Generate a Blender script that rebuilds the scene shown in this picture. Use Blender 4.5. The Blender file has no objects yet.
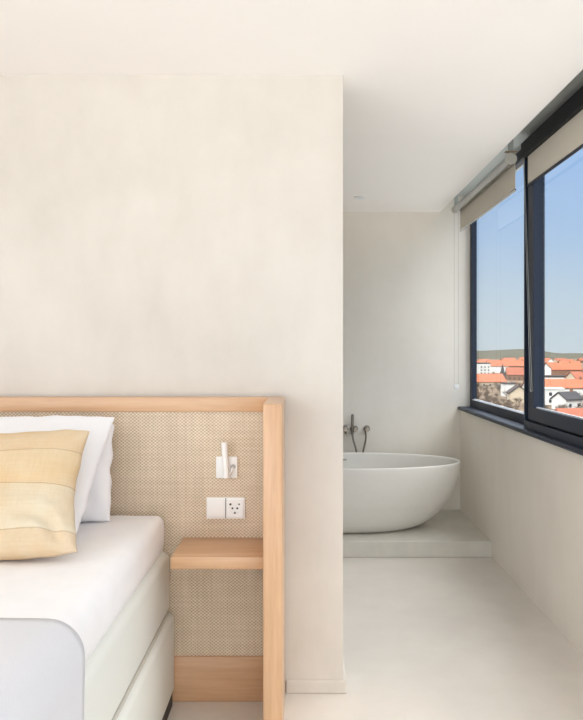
import bpy, bmesh, math, random
from mathutils import Vector, Matrix, noise

random.seed(7)
C = bpy.context.scene.collection
PI = math.pi

# ------------------------------------------------------------------ materials
def lin(c):
    return tuple((v/255/12.92 if v/255 <= 0.04045 else ((v/255+0.055)/1.055)**2.4) for v in c)

class NT:
    def __init__(s, name):
        s.m = bpy.data.materials.new(name); s.m.use_nodes = True
        s.t = s.m.node_tree; s.n = s.t.nodes; s.l = s.t.links
        s.b = s.n['Principled BSDF']; s.out = s.n['Material Output']
    def add(s, kind, **kw):
        n = s.n.new(kind)
        for k, v in kw.items():
            if k in n.inputs: n.inputs[k].default_value = v
            else: setattr(n, k, v)
        return n
    def link(s, a, b): s.l.new(a, b)
    def coord(s, scale=(1, 1, 1), rot=(0, 0, 0), src='Object'):
        tc = s.add('ShaderNodeTexCoord'); mp = s.add('ShaderNodeMapping')
        mp.inputs['Scale'].default_value = scale; mp.inputs['Rotation'].default_value = rot
        s.link(tc.outputs[src], mp.inputs['Vector']); return mp.outputs['Vector']
    def noise(s, vec, scale, detail=4, rough=.55):
        n = s.add('ShaderNodeTexNoise'); n.inputs['Scale'].default_value = scale
        n.inputs['Detail'].default_value = detail; n.inputs['Roughness'].default_value = rough
        if vec: s.link(vec, n.inputs['Vector'])
        return n.outputs['Fac']
    def ramp(s, fac, stops):
        r = s.add('ShaderNodeValToRGB'); e = r.color_ramp.elements
        while len(e) < len(stops): e.new(.5)
        for q, (p, c) in zip(e, stops): q.position = p; q.color = (*c, 1)
        s.link(fac, r.inputs['Fac']); return r.outputs['Color']
    def mix(s, fac, a, b, mode='MIX'):
        m = s.add('ShaderNodeMix', data_type='RGBA', blend_type=mode)
        for sock, v in ((m.inputs[0], fac), (m.inputs[6], a), (m.inputs[7], b)):
            if isinstance(v, (int, float)): sock.default_value = v
            elif isinstance(v, tuple): sock.default_value = (*v, 1)
            else: s.link(v, sock)
        return m.outputs[2]
    def math(s, op, a, b=None):
        m = s.add('ShaderNodeMath', operation=op)
        for sock, v in zip(m.inputs, (a, b)):
            if v is None: continue
            if isinstance(v, (int, float)): sock.default_value = v
            else: s.link(v, sock)
        return m.outputs[0]
    def bump(s, h, strength=.2, dist=.01):
        b = s.add('ShaderNodeBump'); b.inputs['Strength'].default_value = strength; b.inputs['Distance'].default_value = dist
        s.link(h, b.inputs['Height']); s.link(b.outputs['Normal'], s.b.inputs['Normal'])
    def base(s, c):
        if isinstance(c, tuple): s.b.inputs['Base Color'].default_value = (*c, 1)
        else: s.link(c, s.b.inputs['Base Color'])
    def set(s, rough=.5, metal=0, spec=.5):
        s.b.inputs['Roughness'].default_value = rough; s.b.inputs['Metallic'].default_value = metal
        s.b.inputs['Specular IOR Level'].default_value = spec; return s.m

def plain(name, c, rough=.5, metal=0, spec=.5, var=.04, nscale=30):
    k = NT(name); l = lin(c)
    f = k.noise(k.coord(), nscale)
    k.base(k.ramp(f, [(.3, tuple(v*(1-var) for v in l)), (.7, tuple(min(1, v*(1+var)) for v in l))]))
    return k.set(rough, metal, spec)

def plaster(name, c1, c2, rough=.75, sc=1.6, spec=.3, bs=.08):
    k = NT(name); v = k.coord()
    a = k.noise(v, sc, 6, .6); b = k.noise(k.coord((1, 1, .35)), sc*5, 5, .6)
    f = k.math('ADD', k.math('MULTIPLY', a, .7), k.math('MULTIPLY', b, .3))
    k.base(k.ramp(f, [(.34, lin(c1)), (.66, lin(c2))]))
    k.bump(b, bs, .01)
    return k.set(rough, 0, spec)

def wood(name, axis, c1=(194, 150, 112), c2=(218, 180, 143)):
    k = NT(name)
    sc = {'x': (1.2, 22, 22), 'y': (22, 1.2, 22), 'z': (22, 22, 1.2)}[axis]
    v = k.coord(sc)
    a = k.noise(v, 1.3, 5, .6); b = k.noise(v, 6, 3, .6)
    f = k.math('ADD', k.math('MULTIPLY', a, .7), k.math('MULTIPLY', b, .3))
    k.base(k.ramp(f, [(.3, lin(c1)), (.7, lin(c2))]))
    k.bump(b, .06, .003)
    k.b.inputs['Coat Weight'].default_value = .25; k.b.inputs['Coat Roughness'].default_value = .15
    return k.set(.35, 0, .5)

M = {}
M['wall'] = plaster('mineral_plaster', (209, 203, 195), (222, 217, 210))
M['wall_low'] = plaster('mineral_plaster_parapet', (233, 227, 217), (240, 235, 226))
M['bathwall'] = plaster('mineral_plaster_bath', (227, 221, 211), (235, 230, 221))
M['ceiling'] = plaster('ceiling_paint', (244, 241, 239), (247, 244, 242), .9, .8, .1, .02)
M['floor'] = plaster('microcement_floor', (212, 206, 199), (226, 221, 214), .38, 1.1, .4, .05)
M['plinth'] = plaster('microcement_plinth', (200, 197, 188), (216, 213, 205), .5, 2.5, .4, .05)
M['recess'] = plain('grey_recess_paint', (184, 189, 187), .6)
M['oak_x'] = wood('oak_grain_x', 'x'); M['oak_z'] = wood('oak_grain_z', 'z')
M['anthracite'] = plain('anthracite_aluminium', (28, 38, 56), .45, 0, .35, .03)
M['cassette'] = plain('dark_cassette', (18, 20, 25), .5, 0, .3)
M['black'] = plain('black_rubber', (14, 15, 17), .6, 0, .3)
M['glint_and_lens'] = plain('pale_bead_glint_and_lens', (226, 231, 238), .3, 0)  # non-metal pale tone paints the sky highlight onto the glazing beads; lens shares it
M['steel'] = plain('brushed_steel', (150, 142, 132), .3, .9)
M['roller'] = plain('roller_grey', (186, 188, 188), .2, .75)
M['roller_cap'] = plain('roller_cap_grey', (196, 194, 186), .5)
M['blind'] = plain('blind_fabric', (214, 207, 194), .9, 0, .1, .03, 300)
M['bath'] = plain('matt_solid_surface', (226, 224, 219), .5, 0, .4, .01)
M['whiteplastic'] = plain('white_plastic', (238, 238, 238), .35, 0, .5, .01)
M['hole'] = plain('dark_pin_hole', (60, 58, 55), .6)
M['boxspring'] = plain('cream_boxspring_fabric', (222, 223, 217), .85, 0, .15, .03, 500)
M['piping'] = plain('box_piping', (190, 188, 178), .85)
M['dark'] = plain('dark_bed_foot', (38, 34, 32), .6)
M['chain'] = plain('chain_plastic', (150, 150, 147), .5)
M['brass'] = plain('brown_clip', (150, 128, 100), .5)

def cotton(name, c, bs=.1, sc=14):
    k = NT(name); v = k.coord()
    f = k.noise(v, sc, 4, .5); k.base(k.ramp(f, [(.3, tuple(x*.97 for x in lin(c))), (.7, lin(c))]))
    k.bump(f, bs, .02); k.b.inputs['Sheen Weight'].default_value = .1
    return k.set(.9, 0, .1)
M['sheet'] = cotton('white_cotton', (243, 242, 243))
M['pillowcase'] = cotton('white_pillow_cotton', (243, 243, 246), .15, 9)
M['throw'] = cotton('pale_grey_throw', (214, 214, 218), .08, 200)

def weave():
    k = NT('woven_paper_cord'); tc = k.add('ShaderNodeTexCoord'); sp = k.add('ShaderNodeSeparateXYZ')
    k.link(tc.outputs['Object'], sp.inputs[0]); X, Z = sp.outputs[0], sp.outputs[2]
    fx, fz = PI/.0075, PI/.0062
    a = k.math('MULTIPLY', k.math('SINE', k.math('MULTIPLY', X, fx)), k.math('SINE', k.math('MULTIPLY', Z, fz)))   # basket crossings
    w = k.math('ADD', k.math('MULTIPLY', a, .5), .5)
    col = k.ramp(w, [(.05, lin((190, 169, 145))), (.5, lin((222, 205, 183))), (.95, lin((243, 232, 216)))])
    ns = k.noise(k.coord((1, 1, 1)), 7, 3); ns2 = k.noise(k.coord((3, 3, 120)), 1, 2); ns3 = k.noise(k.coord((120, 3, 3)), 1, 2)
    col = k.mix(.5, col, k.ramp(ns, [(.35, (.86, .85, .83)), (.65, (1, 1, 1))]), 'MULTIPLY')
    for q in (ns2, ns3): col = k.mix(.45, col, k.ramp(q, [(.35, (.82, .8, .77)), (.65, (1, 1, 1))]), 'MULTIPLY')
    k.base(col); k.bump(w, .4, .003)
    return k.set(.8, 0, .2)
M['weave'] = weave()

def patchwork():
    k = NT('patchwork_linen'); tc = k.add('ShaderNodeTexCoord'); sp = k.add('ShaderNodeSeparateXYZ')
    k.link(tc.outputs['Object'], sp.inputs[0]); Z = sp.outputs[2]
    nz = k.noise(k.coord((1, 1, 1)), 5, 3)
    z = k.math('ADD', Z, k.math('MULTIPLY', k.math('SUBTRACT', nz, .5), .012))
    r = k.add('ShaderNodeValToRGB'); r.color_ramp.interpolation = 'CONSTANT'; e = r.color_ramp.elements
    A, B, P, T, S = (218, 188, 146), (222, 198, 158), (220, 209, 184), (212, 184, 146), (172, 142, 106)
    stops = [(0, T), (.135, S), (.143, P), (.468, S), (.474, B), (.742, S), (.748, A)]
    while len(e) < len(stops): e.new(.5)
    for q, (p, c) in zip(e, stops): q.position = p; q.color = (*lin(c), 1)
    k.link(k.math('MULTIPLY', z, 1/.47), r.inputs['Fac'])
    n2 = k.noise(k.coord((1, 1, 1)), 6, 5); n3 = k.noise(k.coord((8, 8, 240)), 1, 2); n4 = k.noise(k.coord((240, 240, 8)), 1, 2)
    col = k.mix(.45, r.outputs['Color'], k.ramp(n2, [(.35, lin((216, 184, 144))), (.65, lin((228, 217, 197)))]))
    col = k.mix(.35, col, k.ramp(k.math('MULTIPLY', k.math('ADD', n3, n4), .5), [(.35, (.8, .78, .74)), (.65, (1, 1, 1))]), 'MULTIPLY')
    k.base(col); k.bump(n3, .25, .004)
    return k.set(.9, 0, .1)
M['patch'] = patchwork()

def glass():
    k = NT('window_glass'); tr = k.add('ShaderNodeBsdfTransparent'); gl = k.add('ShaderNodeBsdfGlossy')
    tr.inputs['Color'].default_value = (.96, .98, .98, 1); gl.inputs['Roughness'].default_value = .02
    fz = k.add('ShaderNodeFresnel'); fz.inputs['IOR'].default_value = 1.25
    ms = k.add('ShaderNodeMixShader'); gm = k.add('ShaderNodeNewGeometry'); k.link(k.math('MULTIPLY', fz.outputs[0], k.math('SUBTRACT', 1.0, gm.outputs['Backfacing'])), ms.inputs[0]); k.link(tr.outputs[0], ms.inputs[1]); k.link(gl.outputs[0], ms.inputs[2])
    k.link(ms.outputs[0], k.out.inputs['Surface']); return k.m
M['glass'] = glass()

# ------------------------------------------------------------------ mesh helpers
def box(bm, x0, x1, y0, y1, z0, z1):
    v = [bm.verts.new(p) for p in ((x0,y0,z0),(x1,y0,z0),(x1,y1,z0),(x0,y1,z0),(x0,y0,z1),(x1,y0,z1),(x1,y1,z1),(x0,y1,z1))]
    for f in ((0,3,2,1),(4,5,6,7),(0,1,5,4),(1,2,6,5),(2,3,7,6),(3,0,4,7)): bm.faces.new([v[i] for i in f])
    return v

def bevel(bm, r, seg=2):
    bmesh.ops.bevel(bm, geom=list(bm.edges), offset=r, segments=seg, profile=.5, affect='EDGES')

def tube(bm, pts, r, n=10, caps=True):
    rings = []; pts = [Vector(p) for p in pts]
    up = None
    for i, p in enumerate(pts):
        d = (pts[min(i+1, len(pts)-1)]-pts[max(i-1, 0)]).normalized()
        if up is None: up = Vector((0, 0, 1)) if abs(d.z) < .9 else Vector((1, 0, 0))
        a = d.cross(up).normalized(); b = a.cross(d).normalized(); up = b
        rr = r[i] if isinstance(r, (list, tuple)) else r
        rings.append([bm.verts.new(p+(a*math.cos(2*PI*k/n)+b*math.sin(2*PI*k/n))*rr) for k in range(n)])
    for q, s in zip(rings, rings[1:]):
        for k in range(n): bm.faces.new((q[k], q[(k+1) % n], s[(k+1) % n], s[k]))
    if caps: bm.faces.new(rings[0][::-1]); bm.faces.new(rings[-1])

def obj(name, bm, mat, parent=None, smooth=False, loc=None):
    me = bpy.data.meshes.new(name)
    bmesh.ops.recalc_face_normals(bm, faces=bm.faces)
    bm.to_mesh(me); bm.free()
    o = bpy.data.objects.new(name, me); C.objects.link(o)
    me.materials.append(M[mat] if isinstance(mat, str) else mat)
    if smooth:
        for p in me.polygons: p.use_smooth = True
        if smooth == 'auto':
            for e in me.edges: e.use_edge_sharp = False
            me.set_sharp_from_angle(angle=math.radians(35))
    if parent:
        o.parent = parent
        off = parent.get('_base')
    if loc: o.location = loc
    return o

def bx(name, mat, dims, parent=None, r=0, seg=2, at=None):
    """dims in world coordinates; the object's origin is put at the parent's base (or at 'at')"""
    bm = bmesh.new(); box(bm, *dims)
    if r: bevel(bm, r, seg)
    base = Vector(at) if at else (parent.matrix_basis.translation.copy() if parent else None)
    if base is not None:
        bmesh.ops.translate(bm, verts=bm.verts, vec=-base)
    o = obj(name, bm, mat, parent, 'auto' if r else False)
    if at and not parent: o.location = at
    return o

def thing(name, label, cat, loc=(0, 0, 0), group=None):
    o = bpy.data.objects.new(name, None); C.objects.link(o); o.location = loc; o.empty_display_size = .05
    return tag(o, label, cat, group)

def tag(o, label, cat, group=None):
    o['label'] = label; o['category'] = cat
    if group: o['group'] = group
    return o

def struct(name, mat, boxes, label=None):
    bm = bmesh.new()
    for d in boxes: box(bm, *d)
    o = obj(name, bm, mat); o['kind'] = 'structure'
    if label: o['label'] = label
    return o

# ------------------------------------------------------------------ measures (metres; camera at the origin looking along +Y)
CAMZ = 1.383; H = 2.5; D = 2.75; F = 679.0
XR = 1.28           # parapet face under the window
YB = 5.46           # bathroom end wall
XL, YREAR = -3.1, -2.6
XO = 1.40           # outer face of the window wall
ZR = 2.63           # top of the blind recess

struct('floor', 'floor', [(XL-.2, XO, YREAR-.2, YB+.2, -.2, 0)])
struct('ceiling', 'ceiling', [(XL-.2, 1.117, YREAR-.2, YB+.2, H, H+.3)])
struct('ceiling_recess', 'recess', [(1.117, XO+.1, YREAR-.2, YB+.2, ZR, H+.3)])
struct('wall_back', 'bathwall', [(XL-.2, XO, YB, YB+.2, 0, H+.3)])
struct('wall_left', 'wall', [(XL-.2, XL, -.4, YB, 0, H), (XL-.2, XL, YREAR, -2.2, 0, H), (XL-.2, XL, -2.2, -.4, 0, .1), (XL-.2, XL, -2.2, -.4, 2.4, H)])
struct('wall_right', 'wall_low', [(XR, XO, YREAR, YB, 0, .915), (XR+.01, XO, YREAR, -.6, .915, ZR)])
struct('wall_partition', 'wall', [(XL, .17, D, D+.16, 0, H)])
# the wall behind the camera with its wide window
struct('wall_rear', 'wall', [(XL, -2.8, YREAR-.2, YREAR, 0, H), (1.0, XO, YREAR-.2, YREAR, 0, H+.3), (-2.8, 1.0, YREAR-.2, YREAR, 2.42, H), (-2.8, 1.0, YREAR-.2, YREAR, 0, .06)])
bm = bmesh.new(); box(bm, -.06, .184, D-.012, D+.172, 0, .052); bevel(bm, .004)
o = obj('baseboard_partition', bm, 'wall'); o['kind'] = 'structure'
bm = bmesh.new(); box(bm, XL, XR, 4.545, YB, 0, .108); bevel(bm, .004)
o = obj('step_plinth', bm, 'plinth'); o['kind'] = 'structure'

def window_root(name, loc):
    o = bpy.data.objects.new(name, None); C.objects.link(o); o.location = loc; o['kind'] = 'structure'; return o

# sill running the whole length of the window wall
bm = bmesh.new(); box(bm, 1.258, XO+.04, -.6, YB, .912, .938); bevel(bm, .008, 3)
o = obj('trim_1', bm, 'anthracite'); o['kind'] = 'structure'

def rectframe(bm, x0, x1, ya, yb, z0, z1, wy, wb, wt):
    """closed frame in a plane of constant x: ya near, yb far"""
    box(bm, x0, x1, ya, ya+wy, z0, z1); box(bm, x0, x1, yb-wy, yb, z0, z1)
    box(bm, x0, x1, ya+wy, yb-wy, z0, z0+wb); box(bm, x0, x1, ya+wy, yb-wy, z1-wt, z1)

# window over the bath: fixed light, set further out
w1 = window_root('window_1', (1.40, 4.6, .938)); b1 = Vector(w1.location)
def wobj(name, bm, mat, root):
    bmesh.ops.translate(bm, verts=bm.verts, vec=-Vector(root.location)); return obj(name, bm, mat, root)
bm = bmesh.new(); rectframe(bm, 1.36, 1.40, 3.90, YB, .938, ZR, .052, .056, .07); wobj('window_frame', bm, 'anthracite', w1)
bm = bmesh.new(); box(bm, 1.388, 1.392, 3.945, YB-.047, .99, ZR-.06); wobj('pane', bm, 'glass', w1)
bm = bmesh.new(); box(bm, 1.377, 1.387, 3.952, YB-.052, .994, 1.003); box(bm, 1.363, 1.371, 3.952, YB-.052, .994, .999); wobj('glazing_bead', bm, 'glint_and_lens', w1)  # beads coloured pale to paint the bright reflection along the ledge

def unit(n, ya, yb):
    w = window_root('window_%d' % n, (1.34, (ya+yb)/2, .938))
    bm = bmesh.new(); rectframe(bm, 1.292, 1.40, ya, yb, .938, 2.60, .014, .045, .06); wobj('window_frame', bm, 'anthracite', w)
    bm = bmesh.new(); rectframe(bm, 1.318, 1.344, ya+.0135, yb-.0135, .982, 2.54, .0365, .014, .01); wobj('seal', bm, 'black', w)
    bm = bmesh.new(); rectframe(bm, 1.300, 1.345, ya+.049, yb-.049, .994, 2.53, .088, .070, .08); wobj('sash', bm, 'anthracite', w)
    bm = bmesh.new(); box(bm, 1.328, 1.332, ya+.12, yb-.12, 1.055, 2.46); wobj('pane', bm, 'glass', w)
    bm = bmesh.new(); box(bm, 1.314, 1.3275, ya+.138, yb-.138, 1.064, 1.070); wobj('glazing_bead', bm, 'glint_and_lens', w)  # pale bead colour stands in for the ledge highlight
unit(2, 1.70, 3.935)
unit(3, -.6, 1.70)
w4 = window_root('window_4', (-.9, YREAR-.1, .06))
bm = bmesh.new()
for x in (-2.8, -1.55, -.3, .93): box(bm, x, x+.07, YREAR-.15, YREAR-.05, .06, 2.42)
box(bm, -2.73, .93, YREAR-.15, YREAR-.05, .06, .13); box(bm, -2.73, .93, YREAR-.15, YREAR-.05, 2.35, 2.42); wobj('window_frame', bm, 'anthracite', w4)
bm = bmesh.new(); box(bm, -2.73, .93, YREAR-.11, YREAR-.105, .13, 2.35); wobj('pane', bm, 'glass', w4)

w5 = window_root('window_5', (XL-.12, -1.3, .1))  # unseen window, added to light the right wall and the bed side
bm = bmesh.new(); rectframe(bm, XL-.16, XL-.08, -2.2, -.4, .1, 2.4, .06, .06, .06); wobj('window_frame', bm, 'anthracite', w5)
bm = bmesh.new(); box(bm, XL-.122, XL-.118, -2.14, -.46, .16, 2.34); wobj('pane', bm, 'glass', w5)

# ------------------------------------------------------------------ blinds
def local(bm, root): bmesh.ops.translate(bm, verts=bm.verts, vec=-Vector(root.location))
b = thing('roller_blind', 'beige roller blind on an exposed grey roller over the window by the bath', 'blind', (1.215, 4.58, 2.492))
bm = bmesh.new(); tube(bm, [(1.212, 3.93, 2.492), (1.212, 5.30, 2.492)], .029, 24); local(bm, b); obj('roller', bm, 'roller', b, 'auto')
bm = bmesh.new()
pts = [(1.240, 2.492), (1.240, 2.330)]
box(bm, 1.2395, 1.2415, 3.93, 5.28, 2.322, 2.495); local(bm, b); obj('fabric', bm, 'blind', b)
bm = bmesh.new(); box(bm, 1.234, 1.247, 3.93, 5.28, 2.309, 2.324); bevel(bm, .004); local(bm, b); obj('bottom_bar', bm, 'roller', b)
bm = bmesh.new(); tube(bm, [(1.212, 3.912, 2.492), (1.212, 3.928, 2.492)], .033, 24); local(bm, b); obj('end_cap', bm, 'roller_cap', b, 'auto')['label'] = 'pale grey round end cap'
bm = bmesh.new(); tube(bm, [(1.212, 5.30, 2.492), (1.212, 5.33, 2.492)], .031, 24); local(bm, b); obj('end_cap', bm, 'blind', b, 'auto')
for y_ in (3.915, 5.29):
    bm = bmesh.new(); box(bm, 1.20, 1.225, y_, y_+.025, 2.52, ZR); local(bm, b); obj('bracket', bm, 'recess', b)
bm = bmesh.new(); box(bm, 1.175, 1.245, 3.905, 3.925, 2.527, 2.533); local(bm, b); obj('clip', bm, 'brass', b)
def bead_chain(bm, x, y, z0, z1, w, axis):
    pts = []
    for i in range(9):
        a = PI*i/8
        pts.append((w*math.cos(a), -w*math.sin(a)))
    pts = [(w, z1-z0)]+pts+[(-w, z1-z0)]
    tube(bm, [((x+p[0], y, z0+w+p[1]) if axis == 'x' else (x, y+p[0], z0+w+p[1])) for p in pts], .0011, 6)
bm = bmesh.new(); bead_chain(bm, 1.222, 5.345, 1.12, 2.49, .016, 'x'); local(bm, b); obj('chain', bm, 'chain', b)
bm = bmesh.new(); box(bm, 1.205, 1.24, 5.335, 5.355, 1.085, 1.118); bevel(bm, .004); local(bm, b); obj('chain_weight', bm, 'whiteplastic', b)

b = thing('roller_blind', 'beige roller blind under a dark cassette on the near window with dark bottom bar', 'blind', (1.28, 2.8, 2.486))
bm = bmesh.new(); box(bm, 1.262, 1.2915, 1.74, 3.935, 2.486, 2.520); box(bm, 1.275, 1.2915, 1.74, 3.935, 2.524, 2.583); box(bm, 1.283, 1.2915, 1.75, 3.92, 2.519, 2.525); local(bm, b); obj('cassette', bm, 'cassette', b)
bm = bmesh.new(); box(bm, 1.286, 1.288, 1.78, 3.85, 2.326, 2.49); local(bm, b); obj('fabric', bm, 'blind', b)
bm = bmesh.new(); box(bm, 1.281, 1.2915, 1.78, 3.85, 2.312, 2.328); bevel(bm, .003); local(bm, b); obj('bottom_bar', bm, 'anthracite', b)
bm = bmesh.new()
lp = [(1.276, 3.765+.014*math.cos(PI*i/8), 1.170-.014*math.sin(PI*i/8)) for i in range(9)]
tube(bm, [(1.272, 3.885, 2.49)]+lp+[(1.272, 3.872, 2.49)], .0013, 6); local(bm, b); obj('chain', bm, 'chain', b)

# ------------------------------------------------------------------ bath
TC = Vector((.33, 4.94, .108)); TA, TB, TH = .826, .372, .482
bath = thing('bathtub', 'white oval freestanding bathtub with thin rim on the raised plinth', 'bathtub', TC)
inner = [(.997, .992), (.990, 1.0), (.982, .992), (.978, .97), (.968, .82), (.95, .64), (.915, .46), (.85, .32), (.75, .21), (.6, .14), (.4, .115), (0, .11)]
prof = [(0, 0)]+[(.49+.51*math.sqrt(1-(1-z)**1.75), z*.975) for z in [(k/36)**1.8 for k in range(37)]]
bm = bmesh.new(); N = 96; rings = []
for r, z in prof+inner:
    # the oval is a touch fuller than an ellipse at the rim
    if r == 0: rings.append([bm.verts.new((0, 0, z*TH))]); continue
    ring = []
    for k in range(N):
        a = 2*PI*k/N; c, s = math.cos(a), math.sin(a); e = 2/2.03
        ring.append(bm.verts.new((TA*r*math.copysign(abs(c)**e, c), TB*r*math.copysign(abs(s)**e, s), z*TH)))
    rings.append(ring)
for q, s in zip(rings, rings[1:]):
    for k in range(N):
        k2 = (k+1) % N
        if len(q) == 1: bm.faces.new((q[0], s[k], s[k2]))
        elif len(s) == 1: bm.faces.new((q[k], q[k2], s[0]))
        else: bm.faces.new((q[k], q[k2], s[k2], s[k]))
obj('tub_shell', bm, 'bath', bath, True)
bm = bmesh.new(); box(bm, -.015, .025, .334, .345, .425, .434); bevel(bm, .003); obj('overflow_slot', bm, 'steel', bath, 'auto')
bm = bmesh.new(); tube(bm, [(0, 0, .052), (0, 0, .062)], .032, 24); obj('drain', bm, 'steel', bath, 'auto')

# wall mixer and hand shower on the end wall behind the bath
mx = thing('bath_mixer', 'steel wall mixer with round knobs low on the wall behind the bathtub', 'tap', (.44, YB, .76))
for x, r in ((-.086, .020), (-.004, .018), (.088, .020)):
    bm = bmesh.new(); tube(bm, [(x, 0, 0), (x, -.012, 0)], r+.006, 20); ro = obj('rosette', bm, 'steel', mx, 'auto')
    bm = bmesh.new(); tube(bm, [(x, -.012, 0), (x, -.045, .0), (x+.003, -.062, .003)], [r*.5, r*.55, r*.95], 16); tube(bm, [(x, -.058, 0), (x, -.074, 0)], r*.85, 16); obj('knob', bm, 'steel', mx, 'auto')
bm = bmesh.new(); tube(bm, [(-.086, -.03, .0), (-.086, -.03, -.02), (-.086, -.09, -.035), (-.086, -.16, -.035)], .010, 12); obj('spout', bm, 'steel', mx, 'auto')
hs = thing('hand_shower', 'slim steel hand shower hanging on the wall with its hose dropping behind the bathtub', 'shower', (.41, YB, .76))
bm = bmesh.new(); tube(bm, [(0, 0, 0), (0, -.035, 0)], .016, 16); tube(bm, [(0, -.03, -.012), (0, -.03, .014)], .017, 16); obj('holder', bm, 'steel', hs, 'auto')
bm = bmesh.new(); tube(bm, [(0, -.034, -.05), (0, -.034, -.02), (.001, -.034, .06), (.002, -.036, .112), (.002, -.036, .118)], [.009, .011, .011, .011, .008], 14); obj('wand', bm, 'steel', hs, 'auto')
bm = bmesh.new()
P = [(0, -.034, -.048), (.008, -.036, -.09), (.028, -.04, -.16), (.042, -.04, -.24), (.062, -.04, -.30), (.078, -.04, -.25), (.088, -.04, -.17), (.106, -.038, -.09), (.108, -.034, -.03), (.102, -.02, -.005), (.10, 0, 0)]
def smooth(P, n=6):
    P = [Vector(p) for p in P]; out = []
    for i in range(len(P)-1):
        a, b_, c, d = P[max(i-1, 0)], P[i], P[i+1], P[min(i+2, len(P)-1)]
        for k in range(n):
            t = k/n; out.append(.5*((2*b_)+(c-a)*t+(2*a-5*b_+4*c-d)*t*t+(3*b_-a-3*c+d)*t**3))
    return out+[P[-1]]
tube(bm, smooth(P), .0075, 10); obj('hose', bm, 'steel', hs, 'auto')
dl = thing('ceiling_spot', 'small flush white spotlight in the bathroom ceiling above the bathtub', 'lamp', (.43, 4.93, H))
bm = bmesh.new(); tube(bm, [(0, 0, 0), (0, 0, -.006)], .045, 28); obj('trim_ring', bm, 'whiteplastic', dl, 'auto')
bm = bmesh.new(); tube(bm, [(0, 0, -.006), (0, 0, -.0075)], .028, 24); obj('lens', bm, 'glint_and_lens', dl, 'auto')

# ------------------------------------------------------------------ headboard with its side cheeks
HX0, HX1 = -2.776, -.064
hb = thing('headboard', 'wide oak framed headboard with woven natural cord panel against the wall', 'headboard', (-1.42, D, 0))
bm = bmesh.new(); box(bm, HX0+.066, HX1-.066, D-.060, D-.012, .15, 1.16); local(bm, hb); obj('woven_panel', bm, 'weave', hb)
bm = bmesh.new(); box(bm, HX0+.066, HX1-.066, D-.07, D-.012, 1.143, 1.20); bevel(bm, .003); local(bm, hb); obj('top_rail', bm, 'oak_x', hb, 'auto')
bm = bmesh.new(); box(bm, HX0+.066, HX1-.066, D-.073, D-.012, 0, .176); bevel(bm, .003); local(bm, hb); obj('base_board', bm, 'oak_x', hb, 'auto')
for x0 in (HX1-.066, HX0):
    bm = bmesh.new(); box(bm, x0, x0+.066, 2.325, D-.012, 0, 1.20); bevel(bm, .004); local(bm, hb); obj('side_panel', bm, 'oak_z', hb, 'auto')
bs = thing('bedside_shelf', 'floating oak bedside shelf below the socket, fixed on the headboard', 'shelf', (-.30, D-.060, .60))
bm = bmesh.new(); box(bm, -.467, -.132, 2.43, D-.060, .601, .645); bevel(bm, .003); local(bm, bs); obj('shelf_board', bm, 'oak_x', bs, 'auto')

# reading lamp and power point on the woven panel
YP = D-.060
rl = thing('reading_lamp', 'small white reading lamp with square plate and upright tube on the woven headboard', 'lamp', (-.293, YP, .924))
bm = bmesh.new(); box(bm, -.042, .042, -.014, 0, -.042, .042); bevel(bm, .002); obj('wall_plate', bm, 'whiteplastic', rl, 'auto')
bm = bmesh.new(); tube(bm, [(.002, -.040, -.036), (-.006, -.040, .10), (-.006, -.040, .102)], [.0125, .0125, .011], 18); obj('lamp_tube', bm, 'whiteplastic', rl, 'auto')
bm = bmesh.new(); tube(bm, [(.004, -.036, -.034), (.022, -.026, -.012), (.026, -.012, .004)], .0055, 12); obj('arm', bm, 'whiteplastic', rl, 'auto')
bm = bmesh.new(); tube(bm, [(.026, -.013, .004), (.026, -.02, .004)], .009, 14); obj('pivot', bm, 'steel', rl, 'auto')
pw = thing('power_socket', 'white double frame with rocker switch and earthed power socket on the woven headboard', 'socket', (-.297, YP, .762))
bm = bmesh.new(); box(bm, -.076, .076, -.009, 0, -.042, .042); bevel(bm, .002); obj('cover_frame', bm, 'whiteplastic', pw, 'auto')
bm = bmesh.new(); box(bm, -.068, -.004, -.013, -.008, -.034, .034); bevel(bm, .0015); obj('rocker_switch', bm, 'whiteplastic', pw, 'auto')
bm = bmesh.new(); box(bm, -.0015, .0015, -.0096, -.008, -.04, .04); obj('joint', bm, 'hole', pw)
# socket insert: plate with a round recessed well
bm = bmesh.new(); n = 32; R0 = .0205
cx = .036
def circ(r, y, q=n): return [bm.verts.new((cx+r*math.cos(2*PI*k/q), y, r*math.sin(2*PI*k/q))) for k in range(q)]
sq = []
for k in range(n):
    a = 2*PI*k/n; c, s = math.cos(a), math.sin(a); m_ = .0325/max(abs(c), abs(s)); sq.append(bm.verts.new((cx+m_*c, -.015, m_*s)))
sq0 = [bm.verts.new((v.co.x, -.008, v.co.z)) for v in sq]
c1, c2 = circ(R0, -.015), circ(R0*.95, -.0098)
for A_, B_ in ((sq0, sq), (sq, c1), (c1, c2)):
    for k in range(n): bm.faces.new((A_[k], A_[(k+1) % n], B_[(k+1) % n], B_[k]))
bm.faces.new(c2); obj('socket_insert', bm, 'whiteplastic', pw)
for dx, dz, r in ((-.0095, .0, .004), (.0095, .0, .004), (0, -.017, .0035), (-.017, .017, .0045), (.017, .017, .0035)):
    bm = bmesh.new(); y = -.0105 if abs(dz) < .01 else -.0154
    if abs(dz) > .01: dz *= 1.0
    tube(bm, [(cx+dx, -.009, dz), (cx+dx, y, dz)], r, 12); obj('pin_hole', bm, 'hole', pw)

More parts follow.
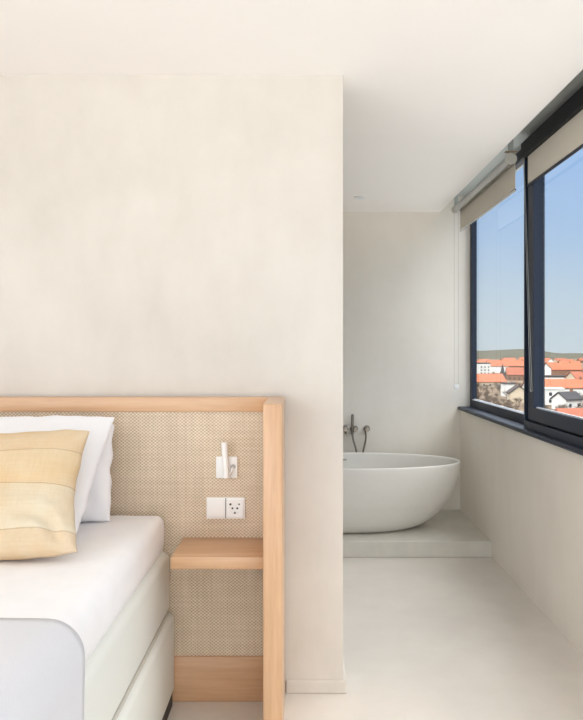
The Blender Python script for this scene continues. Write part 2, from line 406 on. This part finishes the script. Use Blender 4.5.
# ------------------------------------------------------------------ bed
BX0, BX1, BY0, BY1 = -2.33, -.508, .62, 2.665
bed = thing('boxspring_bed', 'cream two-layer boxspring bed with white sheet standing against the headboard', 'bed', (-1.42, 1.64, 0))
bm = bmesh.new(); box(bm, BX0+.012, BX1+.006, BY0+.015, BY1-.015, 0, .056); local(bm, bed); obj('plinth_foot', bm, 'dark', bed)['label'] = 'dark recessed foot'
def softbox(dims, r, nx, amp=.0, seed=0, freq=6):
    bm = bmesh.new(); box(bm, *dims); bevel(bm, r, 5)
    return bm
bm = softbox((BX0, BX1+.014, BY0, BY1, .054, .362), .022, 0); local(bm, bed); obj('base_box', bm, 'boxspring', bed, 'auto')
bm = softbox((BX0, BX1-.004, BY0, BY1, .364, .604), .028, 0); local(bm, bed); obj('mattress', bm, 'boxspring', bed, 'auto')
bm = bmesh.new()
for z, xx in ((.363, BX1+.002),):
    tube(bm, [(xx-.012, BY0+.02, z), (xx-.012, BY1-.02, z)], .007, 8)
local(bm, bed); obj('piping', bm, 'piping', bed, 'auto')
# topper in a white fitted sheet: superelliptic pillow-edged slab with slack wrinkles
TX0, TX1, TY0, TY1, TZ0, TZ1 = -2.30, -.535, .64, 2.662, .592, .745
bm = bmesh.new()
def line(a, b, r, n, nr=7):
    s = [a+r*(1-math.cos(PI/2*i/nr)) for i in range(nr)]
    s += [a+r+(b-a-2*r)*i/n for i in range(n+1)]
    s += [b-r*(1-math.cos(PI/2*i/nr)) for i in range(nr-1, -1, -1)]
    return s
xs = line(TX0, TX1, .075, 60); ys = line(TY0, TY1, .075, 70)
def tz(x, y):
    def fall(d, r):
        if d >= r: return 0
        t = 1-d/r; return r*(1-math.sqrt(max(0, 1-t*t)))
    r = .030+.032*min(1, max(0, (TY1-y)/.9))
    z = TZ1-fall(min(x-TX0, TX1-x), r)-fall(TY1-y, .03)*.9-fall(y-TY0, r)
    n = noise.noise(Vector((x*4, y*2.2, 3)))*.007+noise.noise(Vector((x*11+y*5, y*6, 9)))*.0035
    return z+n
top = [[bm.verts.new((x, y, max(TZ0+.02, tz(x, y)))) for x in xs] for y in ys]
for j in range(len(ys)-1):
    for i in range(len(xs)-1): bm.faces.new((top[j][i], top[j][i+1], top[j+1][i+1], top[j+1][i]))
rim = [top[0][i] for i in range(len(xs))]+[top[j][-1] for j in range(1, len(ys))]+[top[-1][i] for i in range(len(xs)-2, -1, -1)]+[top[j][0] for j in range(len(ys)-2, 0, -1)]
lo = []
for lev, (ins, zz) in enumerate(((.0, .64), (.004, .60), (.012, TZ0))):
    row = []
    for v in rim:
        x, y = v.co.x, v.co.y
        wv = noise.noise(Vector((x*7, y*7, lev*2)))*.004
        cx_, cy_ = (TX0+TX1)/2, (TY0+TY1)/2
        x2 = x-math.copysign(ins, x-cx_)+(wv if abs(x-TX1) < .02 else 0)
        y2 = y-math.copysign(ins, y-cy_)
        row.append(bm.verts.new((x2, y2, min(v.co.z-.002*(lev+1), zz+wv))))
    lo.append(row)
prev = rim
for row in lo:
    for k in range(len(rim)): bm.faces.new((prev[k], prev[(k+1) % len(rim)], row[(k+1) % len(rim)], row[k]))
    prev = row
local(bm, bed); obj('topper', bm, 'sheet', bed, True)

def pillow(name, W, L, T, mat, loc, lean, yaw=0, roll=0, pinch=.035, pz=.02, crumple=0, corner=.004, taper=0, shear=0, seed=0, wr=.006, ear=1.0, parent=None, plump=.45):
    """pillow standing on its lower edge: local x across, z up, y thickness; origin at the middle of its lower edge"""
    bm = bmesh.new(); nu, nv = 56, 56; fr, bk = {}, {}
    for j in range(nv+1):
        for i in range(nu+1):
            u, v = -math.cos(PI*i/nu), -math.cos(PI*j/nv)
            x = W/2*u*(1-pinch*(1-v*v)*2/ W*.5); z = L/2*v*(1-(pz*(1-u*u)*2/L*.5 if v > 0 else 0))+L/2
            x += taper*v*W/2*u-shear*(z-L/2)
            rc = max(0, abs(u)-.6)*max(0, abs(v)-.6)/.16; x -= math.copysign(corner*rc**1.6, u); z -= math.copysign(corner*rc**1.6, v)
            th = T/2*((1-u*u)*(1-v*v))**plump*(1+.18*(-v))
            q = Vector((x*5+seed, z*5, seed*1.7))
            edge = min(1, 3*(1-max(abs(u), abs(v))))
            for side, dct in ((-1, fr), (1, bk)):
                w = noise.noise(q+Vector((0, side*3, 0)))*wr*1.6*edge
                w += wr*.9*noise.noise(Vector((x*9+z*14, z*5-x*4, seed+side)))*edge*(1 if v < .2 else .6)
                if crumple and u > .1 and v < -.2:
                    cw = min(1, (u-.1)*2)*min(1, (-.2-v)*2.2)*edge
                    w += crumple*cw*math.sin(26*(x*.75+z*1.1)+5*noise.noise(q*1.3))
                on = i in (0, nu) or j in (0, nv)
                if on and side == 1: bk[i, j] = fr[i, j]; continue
                sag = .012*noise.noise(Vector((x*3, z*3, seed+5)))
                dct[i, j] = bm.verts.new((x+wr*.6*noise.noise(Vector((z*18, x*3, seed))), side*(th+w*(th > .01))+sag, max(z+wr*.5*noise.noise(Vector((x*16, seed, 2))), .0)))
    for dct, fl in ((fr, 0), (bk, 1)):
        for j in range(nv):
            for i in range(nu):
                f = [dct[i, j], dct[i+1, j], dct[i+1, j+1], dct[i, j+1]]
                f = list(dict.fromkeys(f))
                if len(f) > 2:
                    try: bm.faces.new(f)
                    except ValueError: pass
    o = obj(name, bm, mat, parent, True, loc)
    o.rotation_euler = (-lean, roll, yaw)
    return o
# lean is about x: positive lean tips the top towards +Y
p = pillow('pillow', .70, .375, .15, 'pillowcase', (-1.066, 2.52, .748), math.radians(19), seed=2, wr=.013, pinch=.012, plump=.4, crumple=.012, taper=-.03)
tag(p, 'white pillow wedged against the headboard behind the other white pillow', 'pillow')
p = pillow('pillow', .72, .520, .15, 'pillowcase', (-1.085, 2.235, .752), math.radians(43), seed=6, wr=.009, pinch=.02, plump=.42, taper=.055, crumple=.006)
tag(p, 'white pillow leaning back behind the yellow patchwork cushion', 'pillow')
cu = pillow('cushion', .52, .455, .15, 'patch', (-.940, 2.045, .754), math.radians(40), shear=.075, roll=math.radians(-2.6), seed=11, wr=.007, pinch=.085, pz=.015, crumple=.017, corner=.012, plump=.45)
tag(cu, 'yellow and tan patchwork cushion leaning on the white pillow on the bed', 'cushion')

# pale throw across the bed, hanging down over its side
def throw():
    y0, y1 = .82, 1.572
    xs = []
    prof = [(-2.33-.03, .25)]
    R = .085; xo = -.500; zt = .764
    P = [(-2.36, .40), (-2.36, zt-R)]
    P += [(-2.36+R-R*math.cos(a), zt-R+R*math.sin(a)) for a in [PI/2*i/8 for i in range(1, 9)]]
    nflat = 60; xa, xb = -2.36+R, xo-R
    P += [(xa+(xb-xa)*i/nflat, zt) for i in range(1, nflat)]
    P += [(xo-R+R*math.sin(a), zt-R+R*math.cos(a)) for a in [PI/2*i/10 for i in range(0, 11)]]
    P += [(xo, zt-R-.029*i) for i in range(1, 11)]
    bm = bmesh.new(); rows = []; ny = 30
    for j in range(ny+1):
        y = y0+(y1-y0)*j/ny; row = []
        for k, (x, z) in enumerate(P):
            n = noise.noise(Vector((x*3, y*3, 1)))*.004
            hang = max(0, zt-R-z)
            x2 = x+(.006*noise.noise(Vector((0, y*6, z*2)))*min(1, hang*6) if x > -1 else 0)
            row.append(bm.verts.new((x2, y, z+n*(1 if hang <= 0 else 0))))
        rows.append(row)
    for a, b_ in zip(rows, rows[1:]):
        for k in range(len(P)-1): bm.faces.new((a[k], a[k+1], b_[k+1], b_[k]))
    o = obj('bed_throw', bm, 'throw', None, True)
    s = o.modifiers.new('thick', 'SOLIDIFY'); s.thickness = .010; s.offset = -1
    return tag(o, 'pale grey throw laid across the bed and hanging down its side', 'throw')
throw()

# ------------------------------------------------------------------ the town outside
GZ = -21.0
def outplain(name, c, var=.12, ns=.4, k=.40):
    # outdoor surfaces are given by their sunlit look; k takes them down to their own reflectance
    return plain(name, tuple(255*(1.055*(v*k)**(1/2.4)-.055) if v*k > .0031308 else 255*12.92*v*k for v in lin(c)), .9, 0, .1, var, ns)
TM = {'roof_a': outplain('clay_tiles', (216, 134, 102)), 'roof_b': outplain('old_clay_tiles', (200, 124, 100)), 'roof_d': outplain('brown_tiles', (164, 124, 104)), 'roof_c': outplain('dark_tiles', (98, 88, 86)),
      'w_white': outplain('white_render', (238, 235, 229), .05, .4, .6), 'w_beige': outplain('beige_render', (218, 200, 174), .06, .4, .6), 'w_brick': outplain('brick_render', (176, 132, 108), .1),
      'glass': outplain('dark_panes', (70, 76, 86)), 'bark': outplain('winter_bark', (128, 108, 90)), 'green': outplain('evergreen', (84, 88, 66), .25, 1.2),
      'stone': outplain('grey_slate', (92, 90, 94)), 'hill': outplain('wooded_hill', (112, 108, 90), .22, .03, .34), 'ground': outplain('town_ground', (150, 132, 112), .2, .05)}
k = NT('wooded_ground')
f_ = k.noise(k.coord((.05, .05, .05)), 1.5, 6)
k.base(k.ramp(f_, [(.35, lin((74, 62, 50))), (.6, lin((108, 92, 76)))]))
TM['ground'] = k.set(.95, 0, .1)

bm = bmesh.new(); v = [bm.verts.new(p_) for p_ in ((20, 60, GZ), (1800, 60, GZ), (1800, 2600, GZ), (20, 2600, GZ))]; bm.faces.new(v)
o = obj('ground_outside', bm, TM['ground']); o['kind'] = 'structure'
bm = bmesh.new(); nx, ny = 90, 8; gr = []
for j in range(ny+1):
    row = []
    for i in range(nx+1):
        x = 100+1600*i/nx; y = 1900+520*j/ny
        ang = x/y
        h = 24.5+5.5*math.exp(-((ang-.325)/.03)**2)-9*max(0, min(1, (ang-.345)/.03))+1.2*noise.noise(Vector((x*.02, y*.01, 0)))
        row.append(bm.verts.new((x, y, GZ-1+h*math.sin(min(1, j/ny*1.25)*PI/2))))
    gr.append(row)
for a, b_ in zip(gr, gr[1:]):
    for i in range(nx): bm.faces.new((a[i], a[i+1], b_[i+1], b_[i]))
o = obj('hills_outside', bm, TM['hill'], None, True); o['kind'] = 'structure'

def house(px, y, w, d, hw, hr, yaw, wall, roof, label, group=None, wins=True, chim=True, name='house', cat='house', gz=GZ, flat=False):
    x = (px-301)/F*y
    root = thing(name, label, cat, (x, y, gz), group); root.rotation_euler = (0, 0, yaw)
    bm = bmesh.new()
    if flat: box(bm, -w/2, w/2, -d/2, d/2, 0, hw)
    else:
        pr = [(-d/2, 0), (d/2, 0), (d/2, hw), (0, hw+hr), (-d/2, hw)]
        A_ = [bm.verts.new((-w/2, a, z)) for a, z in pr]; B_ = [bm.verts.new((w/2, a, z)) for a, z in pr]
        bm.faces.new(A_); bm.faces.new(B_[::-1])
        for i in range(5): bm.faces.new((A_[i], A_[(i+1) % 5], B_[(i+1) % 5], B_[i]))
    obj('house_wall', bm, TM[wall], root)
    bm = bmesh.new()
    if flat: box(bm, -w/2-.3, w/2+.3, -d/2-.3, d/2+.3, hw, hw+hr)
    else:
        e, t = .5, .35; sl = hr/(d/2)
        for s in (-1, 1):
            q = [(0, hw+hr+.05), (s*(d/2+e), hw-sl*e+.05), (s*(d/2+e), hw-sl*e+.05+t), (0, hw+hr+.05+t)]
            A_ = [bm.verts.new((-w/2-e, a, z)) for a, z in q]; B_ = [bm.verts.new((w/2+e, a, z)) for a, z in q]
            bm.faces.new(A_); bm.faces.new(B_[::-1])
            for i in range(4): bm.faces.new((A_[i], A_[(i+1) % 4], B_[(i+1) % 4], B_[i]))
    obj('roof', bm, TM[roof], root)
    if chim and not flat:
        bm = bmesh.new(); box(bm, w*.22, w*.22+.9, -.45, .45, hw+hr-.8, hw+hr+1.5); obj('chimney', bm, TM['w_brick'], root)
    if wins:
        nfl = max(1, int(hw/2.9)); ncol = max(2, int(w/3.4))
        for fl in range(nfl):
            for c in range(ncol):
                xx = -w/2+w*(c+.5)/ncol; zz = .9+fl*2.9
                bm = bmesh.new(); box(bm, xx-.6, xx+.6, -d/2-.06, -d/2+.05, zz, zz+1.4); obj('house_window', bm, TM['glass'], root)
    return root

R = math.radians
# the buildings that can be told apart
house(482, 640, 11, 12, 10.6, .8, R(12), 'w_white', 'stone', 'white flat-roofed apartment block in the town, beyond the window over the bath', name='apartment_building', cat='building', flat=True)
house(497, 700, 20, 14, 7, 5.5, R(-4), 'w_white', 'roof_a', 'broad orange-roofed house right beside the white apartment block', wins=False)
house(486, 420, 20, 14, 3.6, 4.4, R(6), 'w_beige', 'roof_a', 'long low orange roof in front of the white apartment block')
house(517.5, 300, 9, 8, 4.0, 3.0, R(80), 'w_beige', 'roof_c', 'beige gable-fronted house right of the church spire')
house(508.5, 335, 5.5, 6, 6.2, .5, R(5), 'w_white', 'stone', 'small white flat-roofed house behind the church spire', flat=True, wins=False)
house(515, 760, 34, 14, 6, 5.5, R(2), 'w_brick', 'roof_a', 'very long orange roof on the skyline right of the spire', wins=False)
house(516, 520, 14, 10, 4.5, 5, R(-10), 'w_brick', 'roof_b', 'brick house with brown roof behind the beige gable-fronted house')
house(546, 560, 9, 8, 8, 4, R(70), 'w_white', 'roof_c', 'tall white gabled house with dark roof beyond the near window')
house(562, 640, 32, 14, 5, 5.8, R(3), 'w_brick', 'roof_a', 'wide orange roof beside the tall white gabled house', wins=False)
house(559, 470, 30, 12, 4.5, 1.0, R(2), 'w_white', 'roof_c', 'low dark flat-roofed hall in front of the wide orange roof', flat=True, name='hall', cat='building', wins=False)
house(563, 330, 36, 11, 4.8, 3.6, R(-3), 'w_white', 'roof_a', 'long orange-roofed terrace in front of the low dark hall', name='terrace_house')
house(553, 285, 7, 7, 6.4, .6, R(-8), 'w_white', 'w_white', 'bright white cube house nearest in the gardens beyond the near window', flat=True)
house(567, 262, 9, 7, 4.0, 2.4, R(28), 'w_white', 'stone', 'white bungalow with pale grey roof turned towards the near window')
house(578, 385, 10, 9, 7.0, 3.4, R(18), 'w_beige', 'roof_b', 'beige house with a brown-red roof at the far right of the view')
house(604, 152, 22, 10, 6.0, 3.3, R(8), 'w_brick', 'roof_b', 'nearest red roof at the bottom edge of the near window')
# church with its slate spire
sx = (502.5-301)/F*452
ch = thing('church', 'grey church tower with a tall pointed slate spire amid the orange roofs', 'church', (sx, 452, GZ))
bm = bmesh.new(); box(bm, -2.0, 2.0, -2.0, 2.0, 0, 5.2); obj('tower', bm, TM['stone'], ch)
bm = bmesh.new()
a_ = [bm.verts.new((2.3*math.cos(2*PI*i/8), 2.3*math.sin(2*PI*i/8), 5.2)) for i in range(8)]; t_ = bm.verts.new((0, 0, 14.4))
for i in range(8): bm.faces.new((a_[i], a_[(i+1) % 8], t_))
obj('spire', bm, TM['stone'], ch)
# the rest of the roofs, nothing to tell apart
rnd = random.Random(3)
spots = []
for (y, n, p0, p1) in ((900, 9, 455, 625), (1050, 9, 450, 640), (1250, 9, 455, 630), (760, 6, 540, 640), (560, 4, 590, 650), (400, 2, 600, 640), (520, 3, 440, 470), (700, 5, 370, 455), (980, 6, 340, 450), (430, 4, 390, 455)):
    for i in range(n): spots.append((p0+(p1-p0)*(i+.5)/n+rnd.uniform(-6, 6), y*rnd.uniform(.96, 1.04)))
placed = [(o.location.x, o.location.y, 15) for o in C.objects if o.get('category') in ('house', 'building', 'church')]
for px, y in spots:
    if any(math.hypot((px-301)/F*y-a, y-b) < r+13 for a, b, r in placed): continue
    placed.append(((px-301)/F*y, y, 13))
    rf = rnd.choice(['roof_a', 'roof_a', 'roof_b']); wl = rnd.choice(['w_white', 'w_beige', 'w_brick'])
    house(px, y, rnd.uniform(14, 26), rnd.uniform(10, 13), rnd.uniform(4, 6), rnd.uniform(3.8, 5.2), rnd.uniform(-.5, .5) if rnd.random() < .75 else R(80), wl, rf,
          'small far house with a tiled roof among many on the town skyline', 'far houses of the town', wins=False, chim=False)

for px, y, w_, yaw in ((484, 345, 13, .3), (497, 322, 12, 1.4), (511, 345, 12, -.4), (522, 308, 12, 1.2), (491, 292, 11, -.3), (508, 284, 12, .5), (540, 290, 12, 1.3), (546, 262, 12, -.2), (562, 246, 11, .9), (474, 312, 12, 1.1), (570, 318, 12, 1.2)):
    if any(math.hypot((px-301)/F*y-a, y-b) < r+6 for a, b, r in placed): continue
    placed.append(((px-301)/F*y, y, 8))
    house(px, y, w_, 8.5, 3.6, 4.2, yaw, rnd.choice(['w_beige', 'w_brick', 'w_white']), rnd.choice(['roof_d', 'roof_d', 'roof_b']), 'low house with a brown tiled roof among bare trees in the nearest gardens', 'brown-roofed houses among the nearest trees')

# bare winter trees and evergreen clumps
def bare_tree_mesh(seed, h=9):
    r = random.Random(seed); bm = bmesh.new()
    def br(p, d, L, rad, lev):
        q = p+d*L
        tube(bm, [p, p+d*L*.5+Vector((r.uniform(-1, 1), r.uniform(-1, 1), 0))*L*.06, q], [rad, rad*.8, rad*.6], 4 if lev > 1 else 6, False)
        if lev == 4: return
        for i in range(4 if lev else 6):
            a = 2*PI*(i/4.5)+r.uniform(-.5, .5); t = r.uniform(.45, 1)
            side = Vector((math.cos(a), math.sin(a), 0)); nd = (d*.75+side*r.uniform(.5, .9)+Vector((0, 0, .15))).normalized()
            br(p+d*L*t, nd, L*r.uniform(.55, .75), rad*.55, lev+1)
    br(Vector((0, 0, 0)), Vector((0, 0, 1)), h*.36, .22, 0)
    o = obj('bare_tree', bm, TM['bark']); me = o.data; bpy.data.objects.remove(o); return me
def bush_mesh(seed):
    r = random.Random(seed); bm = bmesh.new()
    bmesh.ops.create_icosphere(bm, subdivisions=4, radius=1)
    for v in bm.verts:
        n = noise.noise(v.co*1.7+Vector((seed, 0, 0)))*.35+noise.noise(v.co*5+Vector((0, seed, 0)))*.28
        v.co *= 1+n; v.co.z = v.co.z*1.05+.95
        if v.co.z < 0: v.co.z = 0
    o = obj('evergreen_bush', bm, TM['green']); me = o.data; bpy.data.objects.remove(o); return me
trees = [bare_tree_mesh(s) for s in (1, 2, 3)]; bushes = [bush_mesh(s) for s in (1, 2)]
planted = []
def plant(name, mesh, px, y, s, label, cat, group):
    if abs(y-330) < 12 and px > 520: return
    if any(math.hypot((px-301)/F*y-a, y-b) < r+1.5 for a, b, r in placed): return
    if any(math.hypot((px-301)/F*y-a, y-b) < 3.6*(s+c_) for a, b, c_ in planted): return
    planted.append(((px-301)/F*y, y, s if 'tree' in name else s*.4))
    o = bpy.data.objects.new(name, mesh); C.objects.link(o); o.location = ((px-301)/F*y, y, GZ); o.scale = (s, s, s); o.rotation_euler = (0, 0, rnd.uniform(0, 6))
    tag(o, label, cat, group)
for q in range(520):
    y = rnd.uniform(225, 420); px = rnd.uniform(472, 600)
    plant('bare_tree', trees[rnd.randrange(3)], px, y, rnd.uniform(.42, .8), 'bare brown winter tree in the gardens between the window and the town', 'tree', 'bare trees in the gardens')
for px, y, s in [(508, 365, 3.2), (510.5, 345, 2.4), (484, 325, 2.2), (558, 278, 3.0), (566, 290, 3.4), (572, 300, 2.6), (549, 290, 2.0), (545, 420, 2.5), (534, 350, 3), (577, 310, 2.5)]:
    plant('evergreen_bush', bushes[rnd.randrange(2)], px, y, s, 'dark green rounded bush in the gardens between the window and the town', 'bush', 'evergreen bushes in the gardens')

# ------------------------------------------------------------------ light
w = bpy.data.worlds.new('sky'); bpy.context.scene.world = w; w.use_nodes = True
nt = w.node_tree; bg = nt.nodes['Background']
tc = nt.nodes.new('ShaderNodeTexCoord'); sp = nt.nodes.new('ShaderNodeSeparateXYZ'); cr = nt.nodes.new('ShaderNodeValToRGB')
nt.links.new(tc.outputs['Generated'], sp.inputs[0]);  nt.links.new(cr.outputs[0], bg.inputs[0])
e = cr.color_ramp.elements
stops = [(.44, (226, 222, 218)), (.49, (214, 223, 229)), (.535, (204, 220, 234)), (.58, (180, 207, 240)), (.65, (156, 191, 240)), (.775, (238, 237, 237)), (1, (238, 236, 236))]
while len(e) < len(stops): e.new(.5)
for q, (p_, c) in zip(e, stops): q.position = p_; q.color = (*lin(c), 1)
# sky strength: calm blue low down, boosted overhead and below horizon to light rooms
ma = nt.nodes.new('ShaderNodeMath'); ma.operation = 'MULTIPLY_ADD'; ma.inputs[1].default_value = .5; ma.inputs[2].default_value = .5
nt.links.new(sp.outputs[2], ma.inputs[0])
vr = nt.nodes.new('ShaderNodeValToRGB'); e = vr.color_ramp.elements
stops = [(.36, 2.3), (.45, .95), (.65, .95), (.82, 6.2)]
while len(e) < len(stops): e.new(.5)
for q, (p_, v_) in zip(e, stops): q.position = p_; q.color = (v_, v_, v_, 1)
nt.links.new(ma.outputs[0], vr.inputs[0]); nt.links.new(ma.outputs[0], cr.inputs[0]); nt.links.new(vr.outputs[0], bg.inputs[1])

def light(name, kind, loc, rot, energy, color, **kw):
    l = bpy.data.lights.new(name, kind); l.energy = energy; l.color = color
    for k_, v_ in kw.items(): setattr(l, k_, v_)
    o = bpy.data.objects.new(name, l); C.objects.link(o); o.location = loc; o.rotation_euler = rot; return o
s_ = light('sun', 'SUN', (-50, -50, 80), (0, 0, 0), 4.0, (1, .975, .94), angle=.009)
s_.rotation_euler = Vector((.45, .62, -.62)).to_track_quat('-Z', 'Y').to_euler()
light('rear_window_fill', 'AREA', (-.9, YREAR-.04, 1.3), (R(90), 0, 0), 61, (.93, .97, 1), shape='RECTANGLE', size=3.6, size_y=2.1)  # area lamp added inside the rear window to supplement the sky light
light('left_window_fill', 'AREA', (XL-.03, -1.3, 1.3), (0, R(-90), 0), 50, (.93, .97, 1), shape='RECTANGLE', size=2.1, size_y=1.7)  # area lamp added at the left opening to brighten the right wall
for nm, loc, rot, sx_, sy_ in (('bath_window_portal', (1.45, 4.7, 1.77), (0, R(90), 0), 1.6, 1.5), ('near_window_portal', (1.45, 1.6, 1.77), (0, R(90), 0), 1.6, 4.4)):
    light(nm, 'AREA', loc, rot, 1, (1, 1, 1), shape='RECTANGLE', size=sx_, size_y=sy_).data.cycles.is_portal = True
# ------------------------------------------------------------------ camera
cam = bpy.data.cameras.new('camera'); co = bpy.data.objects.new('camera', cam); C.objects.link(co)
co.location = (0, 0, CAMZ); co.rotation_euler = (R(90), 0, 0)
cam.sensor_fit = 'VERTICAL'; cam.sensor_height = 36; cam.lens = F/720*36
cam.shift_x = -(301-291.5)/720; cam.shift_y = (351-360)/720
cam.clip_end = 6000; cam.clip_start = .02
sc = bpy.context.scene; sc.camera = co
sc.view_settings.view_transform = 'Standard'; sc.view_settings.look = 'None'; sc.view_settings.gamma = 1; sc.view_settings.exposure = .09
sc.view_settings.use_curve_mapping = False
sc.cycles.max_bounces = 12; sc.cycles.diffuse_bounces = 8; sc.cycles.transparent_max_bounces = 16
sc.cycles.caustics_reflective = False; sc.cycles.sample_clamp_indirect = 6
